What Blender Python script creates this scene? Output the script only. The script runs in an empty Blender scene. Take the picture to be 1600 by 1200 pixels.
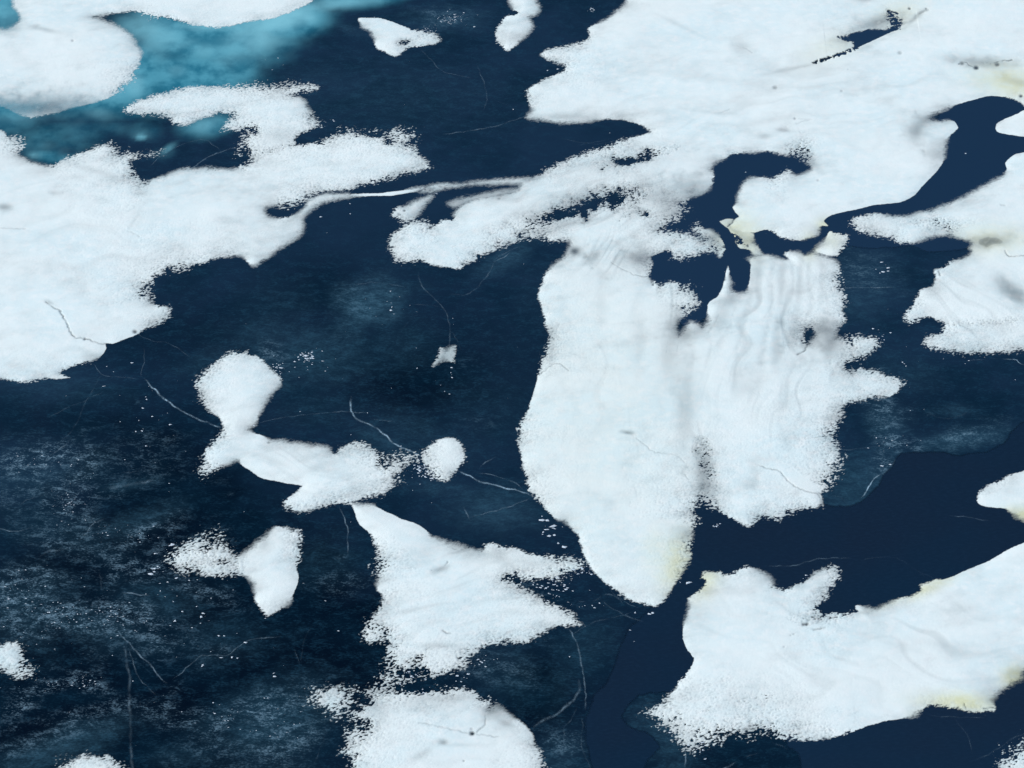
import bpy, math, numpy as np

# ------------------------------------------------------------------ camera, world, sun, exposure
sc = bpy.context.scene
PITCH = math.radians(55.0); DIST = 400.0; HFOV = math.radians(28.0)
cam_d = bpy.data.cameras.new('camera'); cam = bpy.data.objects.new('camera', cam_d)
sc.collection.objects.link(cam); sc.camera = cam
cam_d.sensor_width = 36.0; cam_d.lens = 18.0 / math.tan(HFOV / 2)
cam_d.clip_start = 1.0; cam_d.clip_end = 40000.0
CAM = np.array([0.0, -DIST * math.cos(PITCH), DIST * math.sin(PITCH)])
cam.location = CAM; cam.rotation_euler = (math.pi / 2 - PITCH, 0, 0)

SUN_EL, SUN_AZ = math.radians(44), math.radians(-95)       # azimuth from +Y, clockwise
w = bpy.data.worlds.new("World"); sc.world = w; w.use_nodes = True
nt = w.node_tree; bg = nt.nodes['Background']
sky = nt.nodes.new('ShaderNodeTexSky'); sky.sky_type = 'NISHITA'; sky.sun_disc = False
sky.sun_elevation = SUN_EL; sky.sun_rotation = SUN_AZ; sky.altitude = 450
nt.links.new(sky.outputs[0], bg.inputs[0]); bg.inputs[1].default_value = 0.12
sd = bpy.data.lights.new('sun', 'SUN'); so = bpy.data.objects.new('sun', sd); sc.collection.objects.link(so)
sd.energy = 3.0; sd.angle = math.radians(0.5); sd.color = (1.0, 0.965, 0.92)
from mathutils import Vector
sdir = Vector((math.sin(SUN_AZ) * math.cos(SUN_EL), math.cos(SUN_AZ) * math.cos(SUN_EL), math.sin(SUN_EL)))
so.rotation_euler = sdir.to_track_quat('Z', 'Y').to_euler(); so.location = (0, 0, 300)
sc.view_settings.view_transform = 'Standard'; sc.view_settings.look = 'None'
sc.view_settings.exposure = 0.0; sc.view_settings.gamma = 1.0
sc.cycles.transparent_max_bounces = 12; sc.cycles.max_bounces = 5

# ------------------------------------------------------------------ photograph survey -> points on the lake surface
FP = 800.0 / math.tan(HFOV / 2)
def px(x, y):
    x = np.asarray(x, float); y = np.asarray(y, float)
    dx = (x - 800) / FP; dz = -(y - 600) / FP
    cp, sp = math.cos(PITCH), math.sin(PITCH)
    vx = dx; vy = cp + dz * sp; vz = -sp + dz * cp
    t = CAM[2] / -vz
    return np.stack([CAM[0] + vx * t, CAM[1] + vy * t], -1)
M = 0.132          # metres that one unit of the survey spans near the middle

# ------------------------------------------------------------------ noise
def _hash(ix, iy, seed):
    h = (ix.astype(np.uint32) * np.uint32(374761393) + iy.astype(np.uint32) * np.uint32(668265263) + np.uint32(seed * 974634777 & 0xffffffff))
    h = (h ^ (h >> np.uint32(13))) * np.uint32(1274126177)
    h = h ^ (h >> np.uint32(16))
    return (h & np.uint32(0xffffff)).astype(np.float32) / np.float32(16777216.0)
def gnoise(x, y, seed):
    x0 = np.floor(x); y0 = np.floor(y); fx = (x - x0).astype(np.float32); fy = (y - y0).astype(np.float32)
    ix = x0.astype(np.int64) + 100000; iy = y0.astype(np.int64) + 100000
    ux = fx * fx * fx * (fx * (fx * 6 - 15) + 10); uy = fy * fy * fy * (fy * (fy * 6 - 15) + 10)
    def g(a, b):
        an = _hash(ix + a, iy + b, seed) * 6.2831853
        return np.cos(an) * (fx - a) + np.sin(an) * (fy - b)
    n0 = g(0, 0); n1 = g(1, 0); n2 = g(0, 1); n3 = g(1, 1)
    a = n0 + ux * (n1 - n0); b = n2 + ux * (n3 - n2)
    return (a + uy * (b - a)) * 1.7
def fbm(x, y, seed, octs=3, gain=0.5):
    s = 0; a = 1.0; t = 0
    for k in range(octs):
        s = s + a * gnoise(x * 2 ** k + 17.3 * k, y * 2 ** k - 9.1 * k, seed + 31 * k); t += a; a *= gain
    return s / t ** 0.8
def sstep(v, a, b):
    t = np.clip((v - a) / (b - a), 0, 1); return t * t * (3 - 2 * t)

# ------------------------------------------------------------------ outlines.  style letter: (edge fade, grain reach, waviness) in survey units
ST = {'h': (1.6, 0.6, 0.8), 'm': (4.6, 3.8, 1.6), 'g': (7.5, 9.0, 2.0), 'G': (10.5, 20.0, 2.6), 's': (13.0, 3.0, 2.5), 'S': (38.0, 4.0, 5.0)}
def parse(s, step=3, closed=True):
    pts = []; cur = 'h'
    for tok in s.split():
        p = tok.split(',')
        if len(p) > 2: cur = p[2]
        pts.append((float(p[0]), float(p[1])) + ST[cur])
    a = np.array(pts); out = []
    n = len(a)
    for i in range(n if closed else n - 1):
        if closed: p0, p1, p2, p3 = a[i - 1], a[i], a[(i + 1) % n], a[(i + 2) % n]
        else: p0, p1, p2, p3 = a[max(i - 1, 0)], a[i], a[i + 1], a[min(i + 2, n - 1)]
        for k in range(step):
            t = k / step
            q = p1 + (p2 - p1) * t
            c = 0.5 * ((2 * p1) + (-p0 + p2) * t + (2 * p0 - 5 * p1 + 4 * p2 - p3) * t * t + (-p0 + 3 * p1 - 3 * p2 + p3) * t ** 3)
            q[:2] = 0.65 * c[:2] + 0.35 * q[:2]
            out.append(q)
    if not closed: out.append(a[-1])
    return np.array(out)

SNOW = {}
SNOW['upper_left'] = "20,-90,s 20,4 26,16 31,24 29,33 20,41 8,45 -20,46 -130,50 -140,175 -30,172,m 0,166 25,176 40,183 60,182 90,176 115,168 150,160 172,151 187,141,g 203,125 213,108 220,92,m 222,84,s 216,72 207,58 196,48 180,39 165,33 150,28 146,26 158,24 178,21,m 200,18 215,18 228,26 240,34 262,36 285,40 310,40 330,43 350,42 370,38 390,34 410,31 430,27 450,20 468,12 482,5 494,-6 500,-60 500,-100 250,-130"
SNOW['left'] = "-140,205,g 0,203,m 10,212 20,215,G 30,220 35,228 30,236 28,243,s 40,250 55,255 72,259 85,257,g 100,250 120,241 140,234 155,228 168,224 177,230 188,240,G 205,242 225,242 245,241 228,248 208,252 213,262 214,272 225,282 232,283,s 240,278 260,272 280,266 300,263 320,262 345,264 365,265 378,258,g 384,248 376,243,G 380,236 379,222 384,210 380,203 365,203,g 345,201 355,193 368,181 350,176 335,178 318,184 300,191 285,196 272,192 268,184 255,181 235,179 215,178 195,174 202,167 215,158 232,152 255,146 275,140 300,136 330,136 365,136 400,135,G 420,138 445,134 470,133 495,137 480,143 455,149,g 468,152,s 478,160 483,172 488,182,G 500,192 508,201 490,210 478,218 500,217 530,208 555,207 585,209 610,205 625,205 640,210 642,217 634,225 645,230 650,240,g 665,250 673,262 660,264 640,270 610,277 585,285 560,290 545,297 525,298 505,298 490,305,G 470,314 450,321 425,323,s 414,325 416,334 424,341 440,342,m 455,338 465,334,s 475,324 482,314 495,306 512,302 535,302 560,303,h 595,302 625,298 650,294,s 675,290 700,287 700,291 665,296 640,301,h 610,306 575,306 545,308,s 520,312 505,317 490,325 478,335 473,345 474,358 470,366 455,377 440,388 425,398 410,408 395,416 388,410,h 378,401,s 365,400,g 350,402 330,406 315,412 305,413 285,420,G 262,423 255,432 245,443 230,452 238,466 236,474,s 248,477,m 262,480,g 268,490 258,500 240,508 225,516,m 215,522,h 195,530 178,537 165,537 166,545 158,556 150,562,s 135,567,m 120,570 100,577 92,584 110,590,h 90,592 70,592,m 50,594 35,597 15,594 0,592 -140,590"
SNOW['bird'] = "559,29,h 575,28 595,29 612,34 630,41 648,48,m 663,51,g 678,53 688,60 688,64,m 675,69 655,72 640,73 632,76 625,85 615,88 603,83 590,76 585,69 584,60,s 578,50 566,42"
SNOW['pear'] = "785,-30,s 795,0 800,10 800,20,m 790,28 778,42 774,55 778,65 787,75 794,80 803,73 818,60,s 831,48 832,38 826,27 838,24 843,15 840,4 834,-8 830,-40"
SNOW['main'] = ("990,-120,s 978,-60,s 980,0 970,12 955,24 940,34 925,40,m 919,44 920,52 921,60 910,66,g 890,71 870,74 850,81 845,86 855,93 872,100 885,103 880,112 865,118,m 845,127 828,138 823,147,g 825,157 828,166 832,172,s 824,184 845,188 870,191 900,193 925,189 945,187,m 970,187 992,191 1003,197 1012,203 1018,207 1000,212 975,219,g 945,231 915,239 895,246 870,258 850,269 836,277,s 815,284 810,296 800,301 770,306 740,312 720,322 711,333 708,344,m 700,343 690,345 683,352 672,354,G 660,346 646,346 636,349,g 625,358 617,365 610,377 610,390 614,400 620,407 640,408 655,405 665,410,m 678,415 700,418 718,420 728,412,g 742,407 745,400 765,394 785,385 800,380 820,373 845,370 862,377 882,375 890,380,s 887,392 880,403 865,413 853,427,m 845,445 840,462 846,478 850,495 855,515,g 861,527 856,540 851,557 848,570 843,583,m 838,598,h 830,625 818,655,g 811,668 813,685 812,702,m 817,725 823,745,g 828,765 842,783 855,797,m 868,810 883,815,s 893,827,m 905,840 910,860 918,880 930,897 950,912 965,925 980,935 1000,943 1025,946 1035,940 1045,928 1055,912 1064,900,g 1070,888 1078,872 1076,850 1080,835,s 1084,824,m 1087,812,G 1083,800 1090,790 1100,786 1120,797,g 1140,807,m 1150,813 1162,820 1172,822 1183,812,g 1200,807 1218,810 1230,800 1250,795 1275,793,m 1284,788 1287,794 1286,780 1281,770,h 1290,765,g 1292,755,G 1300,745 1305,730 1310,715 1308,700 1300,690 1297,680 1305,668,g 1310,655 1318,648 1314,640 1320,632 1340,628 1355,622 1380,620 1400,615,m 1408,605 1415,600,g 1410,597 1385,587 1370,580 1350,572 1343,568 1335,570 1350,560 1365,548 1373,538 1372,530 1355,527 1340,527 1325,532,G 1315,530,s 1305,530 1305,520 1318,500,g 1318,480 1320,465 1312,450 1310,430 1311,420,m 1308,408,s 1300,403 1285,400 1270,396 1258,398 1245,393 1230,393,m 1225,397 1235,407 1215,403,s 1200,399 1188,400 1172,402 1168,405 1173,413,h 1172,430 1170,445 1166,455,s 1155,458 1144,455 1141,440 1140,425,h 1137,415 1133,430 1129,448 1122,463 1108,472 1105,485 1106,500,s 1098,512 1092,508,s 1078,503,s 1062,524 1056,512,s 1060,500 1068,492,g 1075,485,G 1085,480 1092,472 1084,460 1077,450 1065,448 1058,443,m 1045,442,g 1030,447 1022,437,h 1020,447 1017,437,s 1012,432,m 1015,420,g 1018,412 1022,405 1030,403,G 1040,402,g 1050,405 1065,407 1075,400 1095,396 1115,393,m 1122,400,s 1127,404,h 1130,395 1134,388 1128,375 1118,365,s 1112,360 1100,357,m 1090,353,G 1075,360 1060,362 1045,363 1037,360 1038,352 1047,346 1060,340 1066,325 1072,315,g 1082,308,s 1095,303 1108,296 1113,284,m 1115,272 1110,264,s 1118,255 1135,247,m 1142,240 1155,239 1180,238,s 1200,237,m 1220,240,s 1240,245 1255,253 1268,261 1262,269 1245,274 1232,268,g 1218,273 1205,279 1190,277,m 1175,278,s 1160,288 1154,302 1152,314 1145,324,h 1150,333 1155,338 1148,343 1140,351 1145,358 1160,362 1180,363 1195,359 1205,361,m 1213,363 1218,370 1232,374 1250,375 1265,373 1275,368,s 1280,360 1283,353,h 1294,353 1287,345 1295,338 1310,333 1330,329 1365,321 1400,317 1415,313 1430,305 1437,296 1445,287 1460,272 1473,255 1476,240,s 1478,222 1486,211,h 1497,200 1491,190 1478,188,s 1465,190 1452,185 1456,179 1475,172 1500,162,h 1525,155 1545,150 1565,151 1585,155,m 1597,163 1601,168 1620,166 1730,150 1740,-120")
SNOW['tongue'] = "1605,171,h 1590,178 1570,186 1558,193 1555,201 1560,207 1575,210 1600,214 1660,222 1730,228 1740,180 1660,170"
SNOW['right'] = "1740,230,h 1600,238,h 1580,245 1571,255 1573,265 1565,275,s 1545,286 1515,303 1480,320 1455,328 1425,336 1405,338 1385,338 1372,334,m 1355,336,g 1340,340 1330,345 1336,355 1350,364 1370,368 1390,372 1410,378 1425,381,m 1440,376,s 1460,370 1480,368 1497,372 1520,379 1516,388 1517,396 1503,404,s 1485,410,m 1475,418 1460,422 1462,435 1455,447 1440,453 1433,465 1425,480,g 1413,492 1417,505 1435,500 1448,495,m 1462,500 1475,505 1468,520,g 1447,527 1445,538 1460,543 1480,548 1510,551 1550,551 1580,548 1600,547 1740,545"
SNOW['fin'] = "1740,690,h 1600,736,h 1575,745,m 1550,757 1530,770 1526,782,h 1533,790 1550,793 1572,795 1582,803,s 1600,811 1740,822"
SNOW['lower_right'] = "1740,800,h 1600,848,h 1570,862 1545,877 1520,887 1495,898 1475,905 1455,908,m 1438,915 1440,922 1425,932 1405,935 1385,945,s 1370,951 1355,950 1342,946,h 1335,948 1342,957 1325,953,g 1310,950 1290,948 1285,937 1295,925 1305,912 1310,900 1308,887 1297,885,g 1280,892,s 1262,903 1240,912 1225,922,m 1218,917,s 1208,908 1198,898 1185,892 1168,886,m 1150,893 1135,899 1115,893 1098,896 1096,903 1104,908 1098,918 1088,928 1077,935 1076,948,s 1072,965 1067,980,h 1067,995 1072,1012 1080,1022 1084,1032 1078,1045 1070,1057 1060,1068 1050,1082,m 1040,1092,g 1025,1103 1010,1115,G 1030,1122 1042,1130 1048,1142 1055,1152 1065,1160 1085,1166 1100,1164,g 1120,1165 1140,1155 1160,1148 1190,1143 1215,1150 1240,1153 1262,1157,m 1290,1155 1310,1150,h 1335,1143 1360,1133 1385,1127 1410,1122 1430,1118,s 1440,1110,m 1455,1102,m 1475,1102 1495,1108 1510,1112 1530,1113 1553,1110 1553,1102 1550,1095,s 1560,1082 1575,1073 1585,1065 1597,1060 1597,1050 1610,1045 1740,1000"
SNOW['corner'] = "1740,1100,G 1600,1165,G 1590,1175 1575,1190 1565,1205 1560,1290 1740,1320"
SNOW['chain'] = "345,560,g 350,555 365,550 385,550 390,556,m 400,556 412,565 425,580 438,590 440,595 437,602,s 425,615 415,630 410,640 403,655,m 398,664,s 388,671 400,678,h 410,680 425,688,s 440,689 460,692 480,696 500,697 515,701 522,709,m 535,700,g 550,693 570,693 580,699 590,705 605,711 625,713,G 646,714 660,720 656,733 638,745 615,760,g 600,772 585,774 560,781 545,787 530,784 510,788 490,797 472,799 455,795 444,787 448,780,m 460,772 473,759,h 450,756 425,751 405,745 390,735 375,724 370,720,s 355,725 340,732,g 325,735 317,740,G 315,730 320,715,g 325,700 335,690 345,678 348,668,m 345,655 335,648 325,640,g 315,628 308,612 307,600 310,590 322,580 335,570"
SNOW['dot'] = "700,683,m 712,686 721,695 726,708 724,722,m 714,733 704,744,g 695,751 683,746 671,735,G 658,727 658,714 666,703,g 678,692 690,686,m"
SNOW['winged'] = "432,822,m 440,824 455,827,g 466,830 470,838 467,855 468,870 463,885,m 466,900,h 465,910 458,930 453,942,s 440,950,m 425,960 418,962 405,950 398,935 397,920,s 390,905 380,898,m 370,895,g 352,898 335,900 320,898 300,893,G 282,889 272,878 268,868 280,862 295,847 315,840 332,836 340,842 355,850 360,862,g 370,870 382,865,s 400,848 415,838 425,826"
SNOW['star'] = "549,787,m 560,788,s 580,788 590,793,h 610,803 630,812 645,817 660,824 670,832 674,838,s 690,844 720,853 745,860 757,860,m 757,853 770,850 790,856 805,857,m 820,864 845,869 870,873,g 890,875,G 915,880 905,888 885,893 872,900 850,902,g 820,906 810,910 825,925 843,932 847,940 870,945 880,955 895,958 897,968 908,975 890,977 870,978,m 845,990,g 825,1000 800,1003 780,1004 760,1008 745,1014 735,1022 730,1032,G 722,1042 704,1052 680,1060 655,1062 630,1064 608,1068 598,1062 608,1048 612,1035 606,1022 612,1012,g 620,1008 612,1002 600,1000 590,1003 573,1001 568,990 575,978 580,965 590,955 598,940 600,930 590,922,m 588,912,s 593,900,g 588,892,G 595,880 590,865,g 587,850 583,838,m 575,830,h 562,820 556,808 553,797"
SNOW['bottom'] = "488,1085,G 500,1078 530,1074 550,1080 575,1082 600,1076 630,1075 660,1074 690,1078,g 715,1074 730,1077,m 745,1085 755,1095,g 765,1090 770,1098 762,1108,s 775,1103 790,1112 800,1120 810,1125,m 822,1135 832,1148 838,1165,g 845,1180 848,1200 850,1310 548,1310 550,1190,G 545,1180 538,1178 545,1165 550,1140 552,1122 545,1112 520,1112 505,1103 495,1095"
SNOW['left_edge'] = "-70,995,g 0,1008,g 15,1004 25,1003 32,1015 35,1030 42,1044,G 46,1050 38,1053 22,1058,g 10,1050 0,1043 -70,1035"
SNOW['bottom_left'] = "98,1200,G 105,1192 120,1184,g 140,1181 160,1184 180,1189,G 190,1196 192,1215 175,1260 105,1255"
SNOW['fishtail'] = "675,573,m 684,558 690,544 697,549,s 703,543 712,541,m 711,555 707,567 698,563,s 687,566"
SNOW['curl'] = "614,333,m 620,325 635,321,s 650,314 665,308 678,306 668,315 660,325 655,335 648,342,m 640,346,g 632,347 622,341 615,337"
SNOW['strand'] = "655,300,s 680,293 705,288 740,285 770,281 830,278 845,282 830,287 780,288 740,290 700,294 675,299"
SNOW['knob'] = "1275,388,s 1285,378 1292,368,h 1297,361 1305,365,m 1318,368 1325,367 1322,380 1315,390 1308,399 1300,401,h 1285,397 1272,395,s"
SNOW['slush'] = "1124,346,h 1135,342 1148,343 1141,352 1146,359 1165,363 1178,366 1176,376,s 1185,388,m 1192,398,s 1180,400 1170,390,h 1155,388 1148,375 1140,360 1130,352"
SNOW['wisp_a'] = "700,316,s 740,306 790,296 815,294 812,302 770,309 735,316 712,326"
VEIL = {'fishtail': 0.62, 'strand': 0.85, 'wisp_a': 0.6, 'curl': 0.95, 'slush': 0.8}
# several outlines that make one patch
OWNER = {'strand': 'veil', 'wisp_a': 'veil'}
CENTRAL = parse("890,383,h 925,392 960,400 985,427 1012,432 1040,430 1100,440 1120,410 1165,395 1262,384 1276,398 1300,402 1480,450 1480,700 1300,1010 900,1010 780,800 780,600 800,420", 2)[:, :2]

# openings in the snow (x,y,style), dug with the same edge styles
HOLES = [
 "1325,55,m 1340,50 1355,46 1370,46 1385,46 1395,42 1402,39 1405,43,h 1395,49 1380,56 1365,63 1345,72 1336,74 1333,68,m 1325,62",
 "1256,515,g 1268,512 1273,525,s 1265,538 1257,532,g",
 "1317,60,m 1322,55 1327,60 1325,66",
]
# thinning: (kind, cx, cy, rx, ry, angle, amount)  kind v = even veil, g = broken into grains
THIN = [('v',693,560,5,6,0,.3),('v',900,322,75,22,-16,.32),('v',1055,325,40,32,-40,.26),('v',965,255,70,18,-10,.22),('v',1110,375,24,18,0,.24),('v',1030,400,30,12,0,.2),('v',870,355,60,10,-14,.2),('v',1295,530,26,30,0,.22),('v',1110,770,20,30,10,.25),('v',985,405,34,18,0,.2),('v',1070,640,14,80,4,.12),
 ('v',60,168,95,20,-3,.62),('v',0,168,60,14,0,.5),('v',120,168,40,8,-12,.3),('v',70,47,28,4,12,.25),('v',15,45,30,5,0,.2),('v',8,325,13,6,0,.4),('v',220,303,14,5,0,.22),('v',85,303,9,4,0,.2),('g',262,35,28,8,15,26),
 ('v',150,268,50,5,15,.12),('g',225,262,22,12,30,26),('g',490,212,26,10,-10,30),('g',400,205,14,8,0,22),('g',385,240,8,14,0,22),('g',607,222,14,9,0,32),('g',588,212,20,5,0,20),('g',250,445,18,14,-40,24),('v',440,215,40,14,0,.16),('g',430,235,60,8,-15,15),('v',455,345,22,8,-40,.2),('v',78,474,9,4,20,.25),
 ('g',632,66,11,4,-10,17),('v',628,67,10,5,0,.2),('g',803,21,8,3,0,26),
 ('v',885,183,50,6,0,.22),('v',1160,75,16,10,20,.18),('v',1060,40,40,4,25,.1),('v',1200,190,60,6,-10,.1),('v',1120,125,50,6,5,.08),
 ('g',973,253,28,12,-8,34),('g',1022,240,34,9,-15,27),('g',968,309,50,20,-12,33),('g',900,325,60,17,-16,27),('g',850,345,70,11,-14,24),('g',1010,335,12,8,0,33),('g',1000,252,26,6,-15,20),
 ('v',1020,300,40,30,0,.18),('v',1080,290,28,16,0,.25),('v',898,393,11,8,0,.85),('v',930,402,9,15,35,.3),('v',1000,405,17,13,0,.4),('v',960,385,60,6,-30,.12),('v',860,330,60,5,-15,.12),('g',1042,400,16,6,0,25),('g',1095,372,24,8,30,18),('v',1120,380,14,12,0,.2),
 ('v',1433,205,15,20,25,.42),('v',1460,240,14,16,0,.22),('v',1448,187,14,7,-20,.35),('v',1265,255,22,10,30,.3),('g',1255,230,20,18,0,17),('v',1225,205,12,3,8,.3),('v',1195,215,10,5,0,.2),
 ('v',1375,35,34,12,-15,.45),('v',1320,60,18,8,-20,.3),('v',1240,108,45,3,-12,.18),('g',1393,28,14,9,40,27),('v',1350,0,16,6,0,.3),('v',1540,100,45,9,3,.42),('v',1595,130,30,7,10,.3),('v',1490,92,30,7,0,.1),('v',1430,30,22,4,-40,.3),
 ('v',1060,510,14,26,10,.28),('v',1085,522,20,12,-20,.22),('v',1045,560,14,40,5,.16),('v',1075,640,16,60,4,.14),('v',1100,735,18,34,8,.42),('g',1108,745,20,30,0,22),('g',1100,700,18,20,0,17),('v',1285,515,22,14,0,.4),('v',1240,520,12,22,10,.3),('v',1298,540,12,22,0,.32),('v',1215,540,9,36,5,.22),('v',1130,495,14,32,14,.2),
 ('v',1140,470,18,10,0,.25),('v',1185,420,9,24,5,.2),('v',1222,440,7,46,3,.18),('v',1250,440,6,46,4,.16),('v',1285,440,6,40,2,.14),('v',862,545,7,26,4,.22),('v',982,677,9,3,5,.45),('v',1170,760,16,8,0,.16),('v',1180,735,8,20,0,.12),('v',1000,540,8,60,3,.08),('v',940,470,10,50,2,.08),('v',1330,580,18,12,0,.25),('g',1330,572,20,12,0,20),('v',1075,835,14,12,0,.3),
 ('v',1578,452,30,14,30,.42),('v',1592,468,22,10,25,.3),('v',1545,378,34,10,-8,.52),('v',1500,430,30,8,30,.1),('v',1460,445,18,10,0,.2),('g',1545,505,60,8,-5,14),('g',1470,350,40,8,0,12),
 ('v',430,722,30,5,20,.12),('v',500,730,30,6,-20,.12),('g',602,730,26,16,10,19),('g',640,735,18,12,0,24),('v',1100,960,30,60,10,.06),
 ('g',320,862,24,13,-35,23),('g',345,880,18,6,0,14),('v',415,850,8,14,0,.12),
 ('v',690,890,14,5,-20,.35),('v',720,862,20,3,-15,.2),('v',640,955,40,4,-10,.12),('g',795,905,20,10,0,24),('v',850,920,30,10,0,.2),('g',655,1030,22,9,-25,29),('g',640,1052,22,8,0,28),('g',700,1060,30,5,-10,32),('v',690,1010,40,5,0,.2),('v',780,870,24,10,40,.12),('g',600,985,14,10,0,14),
 ('v',690,1092,50,8,0,.25),('v',590,1110,20,18,0,.2),('g',560,1098,26,16,0,22),('g',575,1135,14,22,0,22),('g',655,1075,40,8,0,26),('v',770,1112,14,8,0,.4),('v',790,1130,16,5,20,.25),('v',694,1161,8,5,0,.4),('v',660,1180,20,6,-30,.2),('v',720,1165,40,4,0,.1),
 ('g',1240,905,30,7,-25,22),('g',1290,952,30,6,8,24),('g',1270,965,34,8,0,15),('v',1200,900,14,8,30,.15),('g',1110,1140,40,16,20,16),('g',1180,1100,90,30,10,8.5),('v',1390,1005,70,6,18,.07),('v',1480,1010,50,9,10,.1),('v',1590,1055,16,10,0,.4),('v',1345,957,14,4,10,.2),('v',1150,925,30,8,0,.1),
 ('g',1155,375,10,5,30,15),('v',1158,370,16,6,40,.3),('g',1395,1160,1,1,0,0),('v',1565,380,20,6,0,.2),
]
# narrow lines where the snow is split: points, half width, strength
SPLITS = [
 ("72,473 80,479 92,486 98,494 103,503 108,513 111,522 120,528 135,531 150,536 162,538 172,537",1.1,.7),
 ("200,362 213,367 218,372",1.1,.25),("-40,357 0,358 40,359",1.0,.3),("218,338 208,350 203,360",2.5,.12),
 ("955,412 975,423 990,430 1003,433 1013,431",1.1,.5),("845,584 856,576 862,571 875,570 883,575 888,580",1.1,.5),
 ("995,685 1008,697 1022,707 1045,711 1060,715 1070,725",.9,.3),("1065,738 1076,751",.9,.3),
 ("1185,728 1200,733 1215,737 1225,745 1235,757 1250,765 1268,770 1280,775 1282,790",1.0,.5),
 ("1262,538 1258,548 1245,555",1.3,.7),("1335,76 1322,82 1310,87 1296,91 1285,95 1273,99",3.2,.0),
 ("1398,42 1412,37 1425,34 1435,24 1448,17",3.2,.62),("1273,101 1250,107 1228,110",1.5,.3),
 ("1498,101 1508,98 1515,103 1528,109",1.4,.8),("1545,102 1560,97 1570,96 1582,96",1.6,.75),("1510,104 1540,100 1560,98",2,.45),
 ("1570,393 1575,401 1585,402 1605,400",1.1,.6),("1570,323 1563,321",1.5,.3),("1150,72 1165,78 1175,84",1.3,.35),("1140,172 1125,178 1105,176",1.2,.2),
 ("655,1130 680,1135 705,1141 735,1147 760,1150 780,1152",1.0,.35),("745,1146 757,1133 760,1112 775,1102 785,1098",1.2,.4),
 ("693,987 700,990 704,991",1.2,.6),("684,893 694,886 700,880",1.2,.5),("675,893 690,890",1.2,.35),("715,860 700,855",1,.3),
 ("1281,770 1286,776 1283,790",1.6,.8),("1255,977 1261,976",2.2,.8),("1272,986 1278,984 1288,982",1.3,.6),
 ("1147,343 1141,351 1137,354",1.7,.95),("1262,374 1266,382 1262,391",2.5,.85),("1296,402 1305,402",2.6,.9),("1132,434 1132,437",2.0,.9),
 ("1168,385 1169,385",1.6,.8),("1500,378 1515,381",2.5,.4),("1466,424 1470,432",1.3,.6),("1507,1100 1509,1107",1.2,.8),("1537,1107 1552,1106",1.2,.8),
 ("1186,404 1178,430 1171,470 1160,520 1150,560",4.5,.15),("1213,405 1204,440 1207,480 1196,530 1190,570",5.5,.17),("1237,410 1240,445 1233,490 1228,540",3.5,.14),("1266,402 1263,440 1269,475 1257,505",4,.15),("1294,408 1287,440 1294,480 1288,505",3,.14),("1193,570 1180,620 1176,660",7,.06),("1150,470 1140,510 1122,540",5,.16),
 ("1049,448 1051,480 1045,525 1040,560",2.6,.22),("1066,500 1060,530 1058,550",2.2,.2),("1305,512 1300,540 1297,570",2.5,.3),("1280,500 1276,530 1290,560",3,.22),("1131,470 1120,500 1107,520",2.6,.3),("925,395 938,390 945,380 955,372",3,.2),("924,398 922,412 926,420",3,.25),("975,400 990,412 1000,425",5,.2),("950,190 1000,180 1060,175",6,.07),("900,270 960,262 1010,262",6,.12),("830,330 900,305 960,290",7,.14),("720,370 800,345 860,335",6,.08),("1010,345 1000,370 985,385",6,.12),("1230,600 1220,650 1236,700",8,.07),("1090,660 1100,700 1118,745 1127,770",3,.2),("880,470 890,540 880,600",9,.06),
 ("960,110 1010,115 1080,105",8,.05),("1060,170 1120,178 1150,180",4,.1),("1245,195 1268,188",1.4,.2),("1200,188 1240,187 1266,188",1.5,.14),
]
# round dark dots melted into the snow
DOTS = [(738,1147,3.6,1),(737,1140,2,.35),(133,531,2.2,.8),(211,519,3,.9),(95,488,2,.6),(1260,977,2.2,.9),(1447,15,1.5,.6),(1421,15,2,.8),(1406,84,3,.4),(1211,138,3,.5),(1315,144,2,.3),(1242,187,2,.4),(1225,272,1.5,.4),(463,65,2,.3),(1168,384,2,.8),(1325,110,1,.2),(114,65,2,.4),(632,330,1.8,.8),(623,335,2,.5),(1595,151,2.5,.9),(1525,107,3.5,.95),(1503,100,3,.7),(1558,102,3,.7),(1278,283,2,.3),(1160,378,2,.4),(1295,945,1,.2),(1225,1012,1.5,.3),(1240,992,1.4,.3),(1235,994,1.2,.3),(725,1190,1.5,.5),(560,1180,1,.3),(420,692,2,.6),(350,683,1.6,.7),(1283,983,1.5,.5),(584,690,1,.2),(672,298,1.5,.6),(787,279,2,.8),(780,311,2,.5),(870,445,1,.1)]
# sediment stained snow: cx,cy,rx,ry,angle,amount
STAIN = [(1060,880,30,48,15,.8),(1030,860,30,40,10,.3),(1100,910,22,30,35,.75),(1500,1098,62,15,3,1.0),(1585,1060,22,20,-30,.9),(1450,918,40,12,-25,.8),(1400,938,40,8,-20,.4),(1595,806,30,14,0,1.0),(1585,130,60,22,8,.85),(1300,75,50,22,-20,.28),(1405,22,40,22,-20,.35),(1560,105,40,10,0,.4),(1290,352,16,12,0,.8),(1155,368,40,30,30,.75),(1265,385,14,20,0,.8),(1298,372,20,20,0,.4),(1550,375,60,22,0,.55),(1438,1115,20,10,0,.3),(940,650,160,230,0,.10),(930,760,90,60,0,.08)]

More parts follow.
